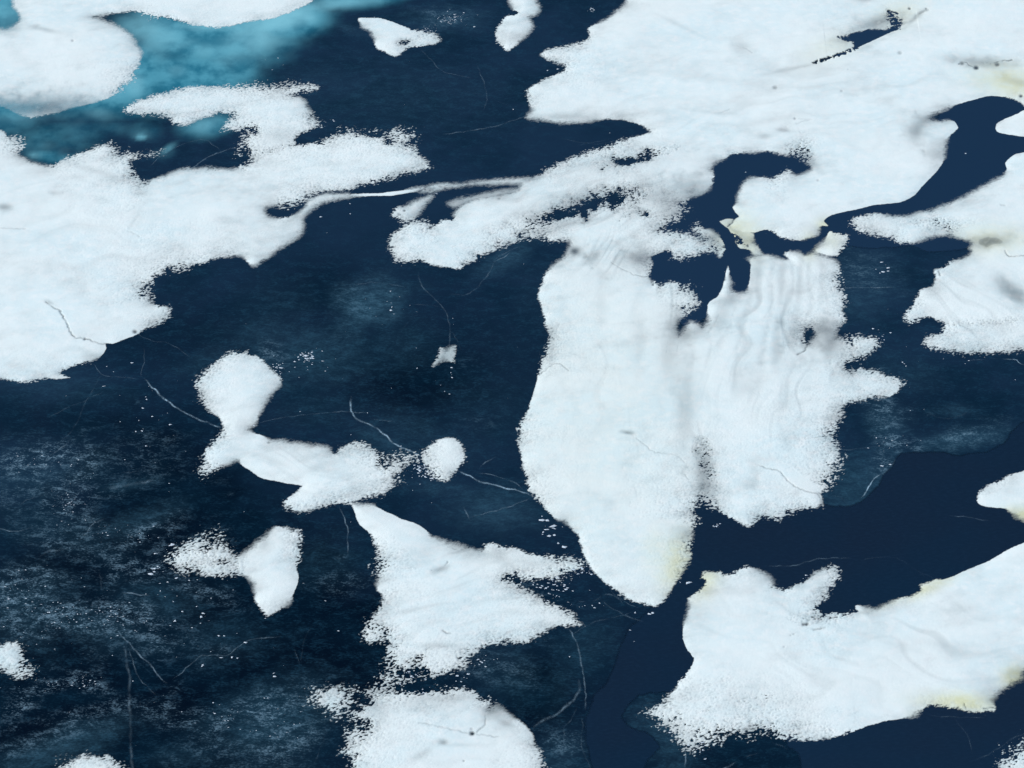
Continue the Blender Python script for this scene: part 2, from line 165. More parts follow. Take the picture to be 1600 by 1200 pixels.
# ------------------------------------------------------------------ fields on a regular grid over the lake
STEP = 0.125
c0 = px([-125, 1725, -125, 1725], [-110, -110, 1305, 1305])
X0, X1 = c0[:, 0].min() + 12, c0[:, 0].max() - 12
Y0, Y1 = c0[:, 1].min(), c0[:, 1].max()
NX = int((X1 - X0) / STEP) + 1; NY = int((Y1 - Y0) / STEP) + 1
CF = 3                                              # coarse grid for distances
NXc = NX // CF + 2; NYc = NY // CF + 2
xc = X0 + np.arange(NXc) * STEP * CF; yc = Y0 + np.arange(NYc) * STEP * CF

def poly_field(p, xs, ys):
    """signed distance (m, positive inside) and the edge style at the nearest outline point"""
    P = px(p[:, 0], p[:, 1]); S = p[:, 2:5]
    A = P; B = np.roll(P, -1, 0); SA = S; SB = np.roll(S, -1, 0)
    X, Y = np.meshgrid(xs, ys); X = X.astype(np.float32); Y = Y.astype(np.float32)
    best = np.full(X.shape, 1e12, np.float32); seg = np.zeros(X.shape, np.int32); tt = np.zeros(X.shape, np.float32)
    ins = np.zeros(X.shape, bool)
    for i in range(len(A)):
        ax, ay = np.float32(A[i, 0]), np.float32(A[i, 1]); bx, by = np.float32(B[i, 0] - A[i, 0]), np.float32(B[i, 1] - A[i, 1])
        L = bx * bx + by * by
        if L < 1e-9: continue
        px_ = X - ax; py_ = Y - ay
        t = np.clip((px_ * bx + py_ * by) / L, 0, 1)
        dx = px_ - t * bx; dy = py_ - t * by
        d = dx * dx + dy * dy
        m = d < best
        best[m] = d[m]; seg[m] = i; tt[m] = t[m]
        if abs(by) > 1e-9:
            c = ((Y >= min(A[i, 1], B[i, 1])) & (Y < max(A[i, 1], B[i, 1])) & (X < ax + (Y - ay) * (bx / by)))
            ins ^= c
    d = np.sqrt(best) * np.where(ins, 1, -1)
    st = SA[seg] * (1 - tt[..., None]) + SB[seg] * tt[..., None]
    return d / M, st                               # in survey units

names = list(SNOW)
D = np.full((NYc, NXc), -400.0, np.float32); STY = np.zeros((NYc, NXc, 3), np.float32); STY[..., 0] = 2
OWN = np.full((NYc, NXc), -1, np.int16); VL = np.ones((NYc, NXc), np.float32)
for k, nm in enumerate(names):
    p = parse(SNOW[nm]); W = px(p[:, 0], p[:, 1]); mg = 34 * M
    i0 = max(0, int((W[:, 0].min() - mg - X0) / (STEP * CF))); i1 = min(NXc, int((W[:, 0].max() + mg - X0) / (STEP * CF)) + 2)
    j0 = max(0, int((W[:, 1].min() - mg - Y0) / (STEP * CF))); j1 = min(NYc, int((W[:, 1].max() + mg - Y0) / (STEP * CF)) + 2)
    d, st = poly_field(p, xc[i0:i1], yc[j0:j1])
    sub = D[j0:j1, i0:i1]; m = d > sub
    sub[m] = d[m]; STY[j0:j1, i0:i1][m] = st[m]; OWN[j0:j1, i0:i1][m] = k
    VL[j0:j1, i0:i1][m] = VEIL.get(nm, 1.0)
for h in HOLES:
    p = parse(h); W = px(p[:, 0], p[:, 1]); mg = 30 * M
    i0 = int((W[:, 0].min() - mg - X0) / (STEP * CF)); i1 = int((W[:, 0].max() + mg - X0) / (STEP * CF)) + 2
    j0 = int((W[:, 1].min() - mg - Y0) / (STEP * CF)); j1 = int((W[:, 1].max() + mg - Y0) / (STEP * CF)) + 2
    d, st = poly_field(p, xc[i0:i1], yc[j0:j1]); d = -d
    sub = D[j0:j1, i0:i1]; m = d < sub
    sub[m] = d[m]; STY[j0:j1, i0:i1][m] = st[m]
# soften the jumps of style between neighbouring stretches of outline
for _ in range(2):
    STY[1:-1, 1:-1] = (STY[1:-1, 1:-1] * 2 + STY[:-2, 1:-1] + STY[2:, 1:-1] + STY[1:-1, :-2] + STY[1:-1, 2:]) / 6
dc, _s = poly_field(np.hstack([CENTRAL, np.ones((len(CENTRAL), 3))]), xc, yc)
km = names.index('main'); KC = len(names)
OWN[(OWN == km) & (dc > 0)] = KC
kv = names.index('strand'); OWN[OWN == names.index('wisp_a')] = kv

fx = (np.arange(NX)) / CF; ix = np.minimum(fx.astype(int), NXc - 2); fx = (fx - ix).astype(np.float32)
fy = (np.arange(NY)) / CF; iy = np.minimum(fy.astype(int), NYc - 2); fy = (fy - iy).astype(np.float32)
def up(F):
    a = F[:, ix] * (1 - fx) + F[:, ix + 1] * fx
    return a[iy] * (1 - fy)[:, None] + a[iy + 1] * fy[:, None]
d = up(D); fade = up(STY[..., 0]); grain = up(STY[..., 1]); wav = up(STY[..., 2]); veil = up(VL)
own = OWN[np.round(np.arange(NY) / CF).astype(int)][:, np.round(np.arange(NX) / CF).astype(int)]
gx = (X0 + np.arange(NX) * STEP).astype(np.float32); gy = (Y0 + np.arange(NY) * STEP).astype(np.float32)
GX, GY = np.meshgrid(gx, gy)

def ell_bounds(cx, cy, rx, ry, ang, reach):
    """ellipse of the survey carried onto the lake: window slices and squared normalised radius there"""
    a = math.radians(ang); ca, sa = math.cos(a), math.sin(a)
    o = px(cx, cy); u = (px(cx + rx * ca * .1, cy + rx * sa * .1) - o) * 10; v = (px(cx - ry * sa * .1, cy + ry * ca * .1) - o) * 10
    J = np.array([u, v]).T; Ji = np.linalg.inv(J)
    ex = reach * math.hypot(J[0, 0], J[0, 1]); ey = reach * math.hypot(J[1, 0], J[1, 1])
    return o, Ji, ex, ey
def ell(cx, cy, rx, ry, ang, reach=2.6, gxx=gx, gyy=gy):
    o, Ji, ex, ey = ell_bounds(cx, cy, rx, ry, ang, reach)
    i0, i1 = np.searchsorted(gxx, [o[0] - ex, o[0] + ex]); j0, j1 = np.searchsorted(gyy, [o[1] - ey, o[1] + ey])
    X, Y = np.meshgrid(gxx[i0:i1] - o[0], gyy[j0:j1] - o[1])
    q = Ji[0, 0] * X + Ji[0, 1] * Y; r = Ji[1, 0] * X + Ji[1, 1] * Y
    return (slice(j0, j1), slice(i0, i1)), q * q + r * r

# wandering of the survey ellipses so that none reads as an ellipse
wob = fbm(GX / 3.4, GY / 3.4, 5, 3)
wob2 = fbm(GX / 1.3 + 40, GY / 1.3, 6, 2)
dd = np.minimum(d, 30.0)
thin = np.ones_like(d)
for kind, cx, cy, rx, ry, ang, amt in THIN:
    if amt == 0: continue
    if kind == 'v': amt = min(amt * 1.35, .9)
    sl, r2 = ell(cx, cy, rx, ry, ang)
    g = np.exp(-np.maximum(r2 * (1 + 0.9 * wob[sl]) + 0.25 * wob2[sl], 0) * 1.1)
    if kind == 'v': thin[sl] *= 1 - amt * g * (1 + 0.25 * wob2[sl])
    else:
        dd[sl] -= amt * g
        grain[sl] = np.maximum(grain[sl], grain[sl] * (1 - g) + 27 * g ** .8); fade[sl] = fade[sl] * (1 - g) + 9.0 * g
for cx, cy, r, amt in DOTS:
    sl, r2 = ell(cx, cy, r * 1.25, r, 0); thin[sl] *= 1 - amt * np.exp(-r2 ** 1.5)
def line_field(pts, half, gxx=gx, gyy=gy):
    a = np.array([[float(v) for v in t.split(',')] for t in pts.split()])
    q = []
    for i in range(len(a) - 1):
        p0, p1, p2, p3 = a[max(i - 1, 0)], a[i], a[i + 1], a[min(i + 2, len(a) - 1)]
        for k in range(5):
            t = k / 5; q.append(0.5 * ((2 * p1) + (-p0 + p2) * t + (2 * p0 - 5 * p1 + 4 * p2 - p3) * t * t + (-p0 + 3 * p1 - 3 * p2 + p3) * t ** 3))
    q.append(a[-1]); q = np.array(q); return px(q[:, 0], q[:, 1])
for pts, half, amt in SPLITS:
    if amt == 0: continue
    P = line_field(pts, half); h = half * M
    P = np.stack([np.interp(np.linspace(0, len(P) - 1, len(P) * 3), np.arange(len(P)), P[:, q]) for q in (0, 1)], 1)
    if half < 2: P = P + np.stack([fbm(P[:, 0] / .9, P[:, 1] / .9, 301, 2), fbm(P[:, 0] / .9, P[:, 1] / .9, 302, 2)], 1) * 0.22
    for A, B in zip(P[:-1], P[1:]):
        mg = h * 3
        i0, i1 = np.searchsorted(gx, [min(A[0], B[0]) - mg, max(A[0], B[0]) + mg]); j0, j1 = np.searchsorted(gy, [min(A[1], B[1]) - mg, max(A[1], B[1]) + mg])
        X, Y = GX[j0:j1, i0:i1], GY[j0:j1, i0:i1]
        if X.size == 0: continue
        b = B - A; L = b @ b + 1e-9
        t = np.clip(((X - A[0]) * b[0] + (Y - A[1]) * b[1]) / L, 0, 1)
        r2 = ((X - A[0] - t * b[0]) ** 2 + (Y - A[1] - t * b[1]) ** 2) / (h * h)
        v = 1 - amt * np.exp(-r2 * 0.8) * (0.8 + 0.5 * wob2[j0:j1, i0:i1])
        thin[j0:j1, i0:i1] = np.minimum(thin[j0:j1, i0:i1], v)
# drift streaks drawn out by the wind: (mask ellipse), direction as two survey points, length, width, strength
for cx, cy, rx, ry, q0, q1, ln, wd_, amt in [(1215,545,120,170,(1215,400),(1195,560),26,3.2,.24),(960,600,110,200,(950,420),(955,800),34,3.2,.07),(1060,600,30,120,(1065,480),(1085,720),28,3.0,.2),(1350,1010,260,100,(1200,950),(1500,1065),30,3.0,.16),
        (930,320,170,60,(700,400),(1050,260),22,1.7,.22),(980,395,70,40,(960,420),(1010,350),14,1.5,.25),(1200,150,380,110,(900,200),(1500,120),30,3.4,.10),(700,930,160,90,(600,1000),(850,940),16,2.2,.14),(480,720,90,50,(380,690),(520,760),14,1.6,.14),(200,350,260,150,(0,330),(400,300),34,4.0,.10),(620,745,90,40,(450,790),(680,720),14,1.2,.12),(1500,470,110,80,(1600,540),(1440,420),20,2.2,.16),(700,1140,130,60,(560,1150),(830,1120),20,2.4,.10)]:
    a0 = px(*q0); v_ = px(*q1) - a0; v_ /= np.linalg.norm(v_)
    sl, r2 = ell(cx, cy, rx, ry, 0, 1.6)
    X_, Y_ = GX[sl], GY[sl]; al_ = X_ * v_[0] + Y_ * v_[1]; ac_ = -X_ * v_[1] + Y_ * v_[0]
    n_ = fbm(al_ / ln, ac_ / wd_ + 1.3 * gnoise(al_ / 10, ac_ / 8, 402), 401, 3, .45)
    thin[sl] *= 1 - amt * np.exp(-r2 ** 1.5) * sstep(n_, -0.1, 0.8) * 1.2
# broken dark dashes beside the lead in the snowfield
for pts, amp in (("1340,74 1322,82 1306,88 1290,93 1273,99", 5.0), ("1403,36 1396,26 1388,18 1402,22", 3.5), ("1311,58 1318,60 1324,63", 5.0)):
    P = line_field(pts, 1)
    for A, B in zip(P[:-1], P[1:]):
        mg = amp * M * 2.5
        i0, i1 = np.searchsorted(gx, [min(A[0], B[0]) - mg, max(A[0], B[0]) + mg]); j0, j1 = np.searchsorted(gy, [min(A[1], B[1]) - mg, max(A[1], B[1]) + mg])
        X, Y = GX[j0:j1, i0:i1], GY[j0:j1, i0:i1]
        b = B - A; t = np.clip(((X - A[0]) * b[0] + (Y - A[1]) * b[1]) / (b @ b), 0, 1)
        r2 = ((X - A[0] - t * b[0]) ** 2 + (Y - A[1] - t * b[1]) ** 2) / (amp * M) ** 2
        n = fbm(X / 0.75, Y / 0.75, 77, 2)
        thin[j0:j1, i0:i1] = np.minimum(thin[j0:j1, i0:i1], 1 - sstep(n * 1.6 + 1.1 - r2 * 1.5, 0.2, 0.7))

# beyond the survey the snow thins out raggedly
eb = np.minimum(np.minimum(GX - gx[0], gx[-1] - GX), np.minimum(GY - gy[0], gy[-1] - GY)) / M
dd = np.minimum(dd, eb - 12 + 14 * wob)
# wind-carved grains: short, drawn out along the wind, tilted a little
ca, sa = math.cos(0.22), math.sin(0.22)
U = GX * ca + GY * sa; V = -GX * sa + GY * ca
wx = fbm(GX / 2.2, GY / 2.2, 9, 2) * 0.5
n1 = fbm(U / 0.84 + wx, V / 0.40, 21, 3, 0.65)
n1b = gnoise(U / 0.42, V / 0.24, 23)
n2 = fbm(U / 2.9, V / 2.0, 22, 3)
n3 = fbm(GX / 9.0, GY / 7.0, 24, 3)
gr = n1 * 1.35 + 0.60 * n1b + 0.45 * n2
gpatch = np.clip(0.85 + 0.9 * n3, 0.25, 1.7)
val = dd + grain * gr * 0.80 * np.where(grain > 3, gpatch, 1) + wav * n2 * 0.9
cover = np.clip(val / fade + 0.5, -1.0, 2.0)
cover = np.where(d < -30, -1.0, cover)
veil2 = np.clip(veil * thin, 0, 1)
veil2 = veil2 * (1 - 0.05 * np.clip(n3 + 0.2, 0, 1) - 0.04 * np.clip(wob, 0, 1))
# soft edges keep a fibrous, wind-drawn look
veil2 = np.where(fade > 5, veil2 * (1 - 0.10 * np.clip(gr, 0, 1) * np.exp(-np.maximum(dd, 0) / 12)), veil2)
# thickness of the snow: thin and see-through towards soft rims, sugary in the grainy zones, drifted inside
dpos = np.maximum(dd, 0) + 0.35 * np.clip(d - 30, 0, 200) * (dd > 22)
softn = fbm(U / 7.0, V / 3.2, 51, 5, 0.62); softb = fbm(GX / 22, GY / 15, 52, 4, 0.6)
rim = np.exp(-dpos / (13 + 9 * softn.clip(-1, 1)))
softness = np.clip((fade - 1.5) / 9, 0, 1)
veil2 *= 1 - np.clip(0.05 + 0.30 * softness + 0.28 * softn, 0.0, 0.5) * rim
gzone = np.clip((grain - 2.5) / 8, 0, 1.4) * np.exp(-dpos / 15.0)
sug = np.clip(0.10 - gr * 0.9 + 0.35 * softn, 0, 1)
veil2 *= 1 - np.clip(gzone * sug * 0.85, 0, 0.72)
veil2 *= 1 - 0.11 * sstep(softn * 0.9 + softb * 0.8, 0.0, 1.1) - 0.04 * sstep(softb, 0.0, 0.7) - 0.02 * np.clip(-gr, 0, 1)
veil2 = np.clip(veil2, 0, 1)
gz = np.clip(grain / 10, 0, 1.3) * np.exp(-np.maximum(dd - 6, 0) / 16.0)
gz = np.maximum(gz, 0.10 + 0.12 * np.clip(n3, 0, 1))
dm = np.maximum(np.minimum(d, 200), 0) * M
dune = fbm(GX / 16, GY / 9, 41, 4)
H = 0.035 + sstep(val, -1, 10) * 0.05 + 0.30 * (1 - np.exp(-dm / 2.2)) + 0.15 * dune * (1 - np.exp(-dm / 4)) + (0.040 * gz) * np.clip(gr, -1, 1.2) * sstep(val, -2, 4) + 0.004 * n1b * (1 - np.exp(-dm / 2))
H *= 0.35 + 0.65 * veil2
H = np.maximum(H, 0.034)
tint = np.zeros_like(d)
for cx, cy, rx, ry, ang, amt in STAIN:
    sl, r2 = ell(cx, cy, rx, ry, ang, 2.2)
    tint[sl] = np.maximum(tint[sl], amt * np.exp(-np.maximum(r2 + 0.3 * wob[sl], 0)))

veil2 = veil2 + (1 - veil2) * np.clip(tint, 0, 1) * 0.45 * (thin > 0.45)
veil2 = np.clip(veil2, 0, 1) ** 0.80

# ------------------------------------------------------------------ materials
def newmat(name):
    m = bpy.data.materials.new(name); m.use_nodes = True; n = m.node_tree
    for x in list(n.nodes): n.nodes.remove(x)
    return m, n
def N(n, t, **kw):
    x = n.nodes.new(t)
    for k, v in kw.items():
        if k.startswith('i_'): x.inputs[int(k[2:])].default_value = v
        else: setattr(x, k, v)
    return x
def mapped(n, scale, rot=0.0):
    tc = N(n, 'ShaderNodeTexCoord'); mp = N(n, 'ShaderNodeMapping')
    # world coordinates: every object shares one lake-wide pattern
    g = N(n, 'ShaderNodeNewGeometry')
    n.links.new(g.outputs['Position'], mp.inputs['Vector']); mp.inputs['Scale'].default_value = scale; mp.inputs['Rotation'].default_value = (0, 0, rot)
    n.nodes.remove(tc)
    return mp.outputs[0]
def noise(n, vec, scale, detail=3, rough=0.5, dist=0.0):
    t = N(n, 'ShaderNodeTexNoise'); t.inputs['Scale'].default_value = scale; t.inputs['Detail'].default_value = detail
    t.inputs['Roughness'].default_value = rough; t.inputs['Distortion'].default_value = dist
    n.links.new(vec, t.inputs['Vector']); return t.outputs[0]
def math_(n, op, a, b=None, c=None, clamp=False):
    m = N(n, 'ShaderNodeMath', operation=op, use_clamp=clamp)
    for i, v in enumerate((a, b, c)):
        if v is None: continue
        if isinstance(v, (int, float)): m.inputs[i].default_value = v
        else: n.links.new(v, m.inputs[i])
    return m.outputs[0]
def mr(n, v, a, b, c=0.0, d_=1.0, smooth=True):
    m = N(n, 'ShaderNodeMapRange', interpolation_type='SMOOTHSTEP' if smooth else 'LINEAR')
    n.links.new(v, m.inputs[0])
    for i, q in enumerate((a, b, c, d_)): m.inputs[i + 1].default_value = q
    return m.outputs[0]
def mixc(n, f, a, b, blend='MIX'):
    m = N(n, 'ShaderNodeMix', data_type='RGBA', blend_type=blend)
    if isinstance(f, (int, float)): m.inputs[0].default_value = f
    else: n.links.new(f, m.inputs[0])
    for s, v in ((6, a), (7, b)):
        if isinstance(v, tuple): m.inputs[s].default_value = (*v, 1)
        else: n.links.new(v, m.inputs[s])
    return m.outputs[2]
def attr(n, name):
    a = N(n, 'ShaderNodeAttribute'); a.attribute_name = name; return a.outputs['Fac']

# snow
m_snow, n = newmat('wind packed snow')
out = N(n, 'ShaderNodeOutputMaterial'); bs = N(n, 'ShaderNodeBsdfPrincipled'); tr = N(n, 'ShaderNodeBsdfTransparent'); mx = N(n, 'ShaderNodeMixShader')
vec = mapped(n, (1, 1.6, 1), 0.22)
big = noise(n, vec, 0.05, 4, 0.55); mid = noise(n, vec, 0.5, 4, 0.6); fine = noise(n, vec, 3.0, 3, 0.6)
col = mixc(n, mr(n, big, 0.35, 0.68), (0.835, 0.925, 0.890), (0.745, 0.885, 0.875))
col = mixc(n, mr(n, mid, 0.40, 0.75), col, (0.860, 0.930, 0.895))
col = mixc(n, math_(n, 'MULTIPLY', attr(n, 'stain'), mr(n, mid, 0.25, 0.6, 0.65, 1.0)), col, (0.72, 0.75, 0.49))
n.links.new(col, bs.inputs['Base Color']); bs.inputs['Roughness'].default_value = 0.85
bs.inputs['Specular IOR Level'].default_value = 0.25
bump = N(n, 'ShaderNodeBump'); bump.inputs['Strength'].default_value = 0.28; bump.inputs['Distance'].default_value = 0.06
n.links.new(math_(n, 'ADD', math_(n, 'MULTIPLY', fine, math_(n, 'ADD', 0.25, attr(n, 'grain'))), math_(n, 'MULTIPLY', mid, 0.5)), bump.inputs['Height'])
n.links.new(bump.outputs[0], bs.inputs['Normal'])
al = mr(n, attr(n, 'cover'), 0.05, 0.95)
al = math_(n, 'MULTIPLY', al, attr(n, 'depth'), clamp=True)
n.links.new(al, mx.inputs[0]); n.links.new(tr.outputs[0], mx.inputs[1]); n.links.new(bs.outputs[0], mx.inputs[2]); n.links.new(mx.outputs[0], out.inputs[0])

# loose crumbs
m_crumb, n = newmat('snow crumb')
out = N(n, 'ShaderNodeOutputMaterial'); bs = N(n, 'ShaderNodeBsdfPrincipled')
c = mixc(n, noise(n, mapped(n, (1, 1, 1)), 0.9), (0.45, 0.58, 0.66), (0.82, 0.88, 0.92)); n.links.new(c, bs.inputs['Base Color']); bs.inputs['Roughness'].default_value = 0.8
n.links.new(bs.outputs[0], out.inputs[0])

# clear black ice with milky, frosted and turquoise places
m_ice, n = newmat('clear lake ice')
out = N(n, 'ShaderNodeOutputMaterial'); bs = N(n, 'ShaderNodeBsdfPrincipled')
vec = mapped(n, (1, 1.5, 1), 0.1); vs = mapped(n, (1, 2.2, 1), 0.30)
huge = noise(n, vec, 0.012, 4, 0.55); large = noise(n, vec, 0.06, 5, 0.6, 0.4); med = noise(n, vs, 0.35, 5, 0.62, 0.5); fine = noise(n, vs, 1.6, 4, 0.65); gritn = noise(n, mapped(n, (1, 1.7, 1), 0.3), 2.6, 3, 0.7)
deep = mixc(n, attr(n, 'dark'), (0.0085, 0.0275, 0.0570), (0.0002, 0.0038, 0.0112))  # far ice stays lighter than near ice: haze painted into the colour
deep = mixc(n, math_(n, 'MULTIPLY', mr(n, large, 0.35, 0.7, 0.0, 0.6), attr(n, 'mottle')), deep, (0.0012, 0.0140, 0.0290))
tex = math_(n, 'MULTIPLY', mr(n, math_(n, 'ADD', math_(n, 'MULTIPLY', med, 0.5), math_(n, 'MULTIPLY', fine, 0.5)), 0.46, 0.72), attr(n, 'mottle'))
deep = mixc(n, math_(n, 'MULTIPLY', tex, 0.50), deep, (0.014, 0.062, 0.105))
# milky veils inside the ice
mf = math_(n, 'MULTIPLY', attr(n, 'milk'), mr(n, math_(n, 'ADD', math_(n, 'MULTIPLY', med, 0.55), math_(n, 'MULTIPLY', fine, 0.45)), 0.30, 0.68, 0.25, 1.25), clamp=True)
deep = mixc(n, mf, deep, (0.052, 0.145, 0.205))
# frost flowers, broken into grains
fr = math_(n, 'MULTIPLY', attr(n, 'frost'), mr(n, math_(n, 'ADD', math_(n, 'MULTIPLY', med, 0.45), math_(n, 'ADD', math_(n, 'MULTIPLY', fine, 0.30), math_(n, 'MULTIPLY', gritn, 0.36))), 0.545, 0.68), clamp=True)
deep = mixc(n, fr, deep, (0.24, 0.37, 0.45))
# turquoise
tq = attr(n, 'turquoise')
tb = noise(n, mapped(n, (1, 1.1, 1), 0), 0.16, 4, 0.55, 0.0)
tmid = mixc(n, mr(n, tb, 0.36, 0.64), (0.018, 0.165, 0.240), (0.085, 0.340, 0.425))
tcol = mixc(n, attr(n, 'glow'), tmid, (0.23, 0.57, 0.64))
deep = mixc(n, tq, deep, tcol)
n.links.new(deep, bs.inputs['Base Color'])
bs.inputs['Roughness'].default_value = 0.30; bs.inputs['IOR'].default_value = 1.31; bs.inputs['Specular IOR Level'].default_value = 0.13
b = N(n, 'ShaderNodeBump'); b.inputs['Strength'].default_value = 0.25; b.inputs['Distance'].default_value = 0.05
n.links.new(fine, b.inputs['Height']); n.links.new(b.outputs[0], bs.inputs['Normal'])
n.links.new(bs.outputs[0], out.inputs[0])

# cracks inside the ice
m_crack, n = newmat('white crack in ice')
out = N(n, 'ShaderNodeOutputMaterial'); bs = N(n, 'ShaderNodeBsdfPrincipled'); tr = N(n, 'ShaderNodeBsdfTransparent'); mx = N(n, 'ShaderNodeMixShader')
bs.inputs['Base Color'].default_value = (0.33, 0.50, 0.60, 1); bs.inputs['Roughness'].default_value = 0.6
br = mr(n, noise(n, mapped(n, (1, 1, 1)), 0.7, 4, 0.75), 0.34, 0.62, 0.25, 2.0)
n.links.new(math_(n, 'MULTIPLY', math_(n, 'POWER', attr(n, 'line'), 1.6), br, clamp=True), mx.inputs[0])
n.links.new(tr.outputs[0], mx.inputs[1]); n.links.new(bs.outputs[0], mx.inputs[2]); n.links.new(mx.outputs[0], out.inputs[0])

# open water and glassy young ice
m_water, n = newmat('dark still water')
out = N(n, 'ShaderNodeOutputMaterial'); bs = N(n, 'ShaderNodeBsdfPrincipled'); tr = N(n, 'ShaderNodeBsdfTransparent'); mx = N(n, 'ShaderNodeMixShader')
vec = mapped(n, (1, 1.3, 1), 0.5); la = noise(n, vec, 0.03, 3, 0.5)
rip = noise(n, mapped(n, (1.0, 3.4, 1), -0.55), 0.9, 3, 0.55)
c = mixc(n, mr(n, la, 0.3, 0.7), (0.0066, 0.0180, 0.0380), (0.0050, 0.0200, 0.0430))
c = mixc(n, mr(n, rip, 0.42, 0.7, 0, 0.08), c, (0.020, 0.058, 0.115))
c = mixc(n, attr(n, 'haze_tint'), c, (0.0115, 0.0365, 0.0770))  # lightens the far leads: haze put into the water colour
n.links.new(c, bs.inputs['Base Color']); bs.inputs['Roughness'].default_value = 0.22; bs.inputs['IOR'].default_value = 1.333; bs.inputs['Specular IOR Level'].default_value = 0.22
b = N(n, 'ShaderNodeBump'); b.inputs['Strength'].default_value = 0.35; b.inputs['Distance'].default_value = 0.06
n.links.new(rip, b.inputs['Height']); n.links.new(b.outputs[0], bs.inputs['Normal'])
n.links.new(mr(n, attr(n, 'edge'), 0, 1), mx.inputs[0]); n.links.new(tr.outputs[0], mx.inputs[1]); n.links.new(bs.outputs[0], mx.inputs[2])
n.links.new(mx.outputs[0], out.inputs[0])

# ------------------------------------------------------------------ mesh helper
def mesh_from(name, verts, faces, mats, attrs=None, smooth=True, loc=(0, 0, 0), midx=None):
    me = bpy.data.meshes.new(name)
    v = np.asarray(verts, np.float32) - np.array(loc, np.float32)
    me.vertices.add(len(v)); me.vertices.foreach_set('co', v.ravel())
    f = np.asarray(faces, np.int32); k = f.shape[1]
    me.loops.add(f.size); me.loops.foreach_set('vertex_index', f.ravel())
    me.polygons.add(len(f)); me.polygons.foreach_set('loop_start', np.arange(len(f), dtype=np.int32) * k)
    try: me.polygons.foreach_set('loop_total', np.full(len(f), k, np.int32))
    except Exception: pass
    me.polygons.foreach_set('use_smooth', np.full(len(f), smooth))
    if midx is not None: me.polygons.foreach_set('material_index', np.asarray(midx, np.int32))
    for an, av in (attrs or {}).items():
        a = me.attributes.new(an, 'FLOAT', 'POINT'); a.data.foreach_set('value', np.asarray(av, np.float32).ravel())
    for m in mats: me.materials.append(m)
    me.update(calc_edges=True); me.validate()
    o = bpy.data.objects.new(name, me); o.location = loc; sc.collection.objects.link(o)
    return o

# ------------------------------------------------------------------ the ice sheet
S2 = 0.72
bx0, bx1, by0, by1 = X0 - 30, X1 + 30, Y0 - 25, Y1 + 40
ax = np.arange(bx0, bx1, S2); ay = np.arange(by0, by1, S2)
AX, AY = np.meshgrid(ax, ay)
wobi = fbm(AX / 7, AY / 5, 61, 4); wobj = fbm(AX / 3, AY / 2, 62, 3)
def fieldof(lst, wob_amt=0.8, mode='max'):
    F = np.zeros_like(AX)
    for cx, cy, rx, ry, ang, amt in lst:
        sl, r2 = ell(cx, cy, rx, ry, ang, 2.4, ax, ay)
        g = amt * np.exp(-np.maximum(r2 * (1 + wob_amt * wobi[sl]) + 0.35 * wobj[sl] * wob_amt, 0) ** 1.2)
        F[sl] = np.maximum(F[sl], g) if mode == 'max' else F[sl] + g
    return F
MILK = [(575,475,50,36,-20,.62),(480,555,100,45,0,.30),(420,525,70,30,0,.22),(620,540,60,40,0,.14),(790,405,45,15,-28,.36),(775,795,65,32,0,.34),(700,765,90,14,8,.2),(600,690,60,18,30,.25),(650,675,90,30,20,.16),
 (1350,750,75,42,-35,.32),(1385,665,30,55,-20,.36),(1500,685,75,15,-8,.50),(1345,430,60,36,0,.24),(1350,470,50,30,-20,.2),(1400,590,60,30,0,.14),(1495,640,30,10,0,.22),(700,30,60,17,0,.34),(545,45,24,8,20,.2),(620,150,160,60,0,.10),(790,1050,45,45,0,.22),
 (60,740,110,50,-10,.24),(110,830,110,40,10,.2),(210,820,70,22,-20,.3),(40,950,80,60,0,.34),(130,970,120,30,15,.34),(100,1165,110,26,-20,.42),(430,1130,90,60,-25,.42),(350,1120,60,26,-25,.25),(300,1180,60,20,0,.2),(245,940,80,40,0,.22),(200,757,45,8,-8,.3),(80,600,90,30,5,.16),(330,560,50,20,-20,.16),(850,470,50,60,0,.06),(870,1180,50,40,-40,.25),(915,1010,40,60,35,.16),(1040,1140,60,40,30,.3),(1560,1160,60,20,-30,.15),(880,1060,30,60,20,.12),(760,640,80,60,0,.08),(1060,1190,30,30,0,.2),(960,550,300,50,0,.03),(500,640,70,30,0,.1),(500,880,70,40,0,.14),(340,1000,80,40,0,.16),(1290,470,10,10,0,0),(440,480,60,40,0,.1),(640,160,50,9,-6,.14),(500,120,60,20,0,.1)]
FROST = [(60,718,75,24,-15,.75),(115,775,40,45,30,.55),(40,760,70,20,-20,.35),(100,830,70,40,10,.30),(225,835,60,15,-20,.6),(150,865,60,14,0,.35),(30,930,60,40,0,.75),(110,960,70,24,15,.8),(60,975,60,22,0,.6),(195,965,70,30,15,.75),(80,1072,50,9,-12,.75),(135,1066,32,12,22,.7),(35,1100,30,14,-30,.6),(80,1150,80,14,-18,.4),(130,1115,90,12,-12,.5),(350,1125,50,14,-28,.6),(300,1120,40,16,-15,.4),(430,1105,60,24,-20,.6),(440,1160,70,30,-20,.5),(240,1110,50,14,0,.4),(240,995,80,40,0,.22),(320,925,55,12,20,.45),(200,720,90,40,0,.18),(280,860,60,22,0,.3),(215,890,60,18,0,.55),(85,850,30,10,10,.5),(1378,640,22,40,-25,.5),(1400,690,38,10,8,.75),(1380,725,18,14,40,.6),(1500,683,60,12,-10,.4),(770,1045,44,24,0,.25),(800,930,60,30,20,.2),(720,570,30,10,0,.06),(880,1160,40,20,0,.3),(620,400,10,10,0,0),(530,915,40,20,0,.25),(700,28,30,10,0,.35),(560,470,40,26,-20,.14),(1340,425,50,26,0,.2),(1320,1180,0.1,.1,0,0),(340,1170,60,20,0,.25),(430,550,22,10,40,.5),(740,660,30,8,0,.1)]
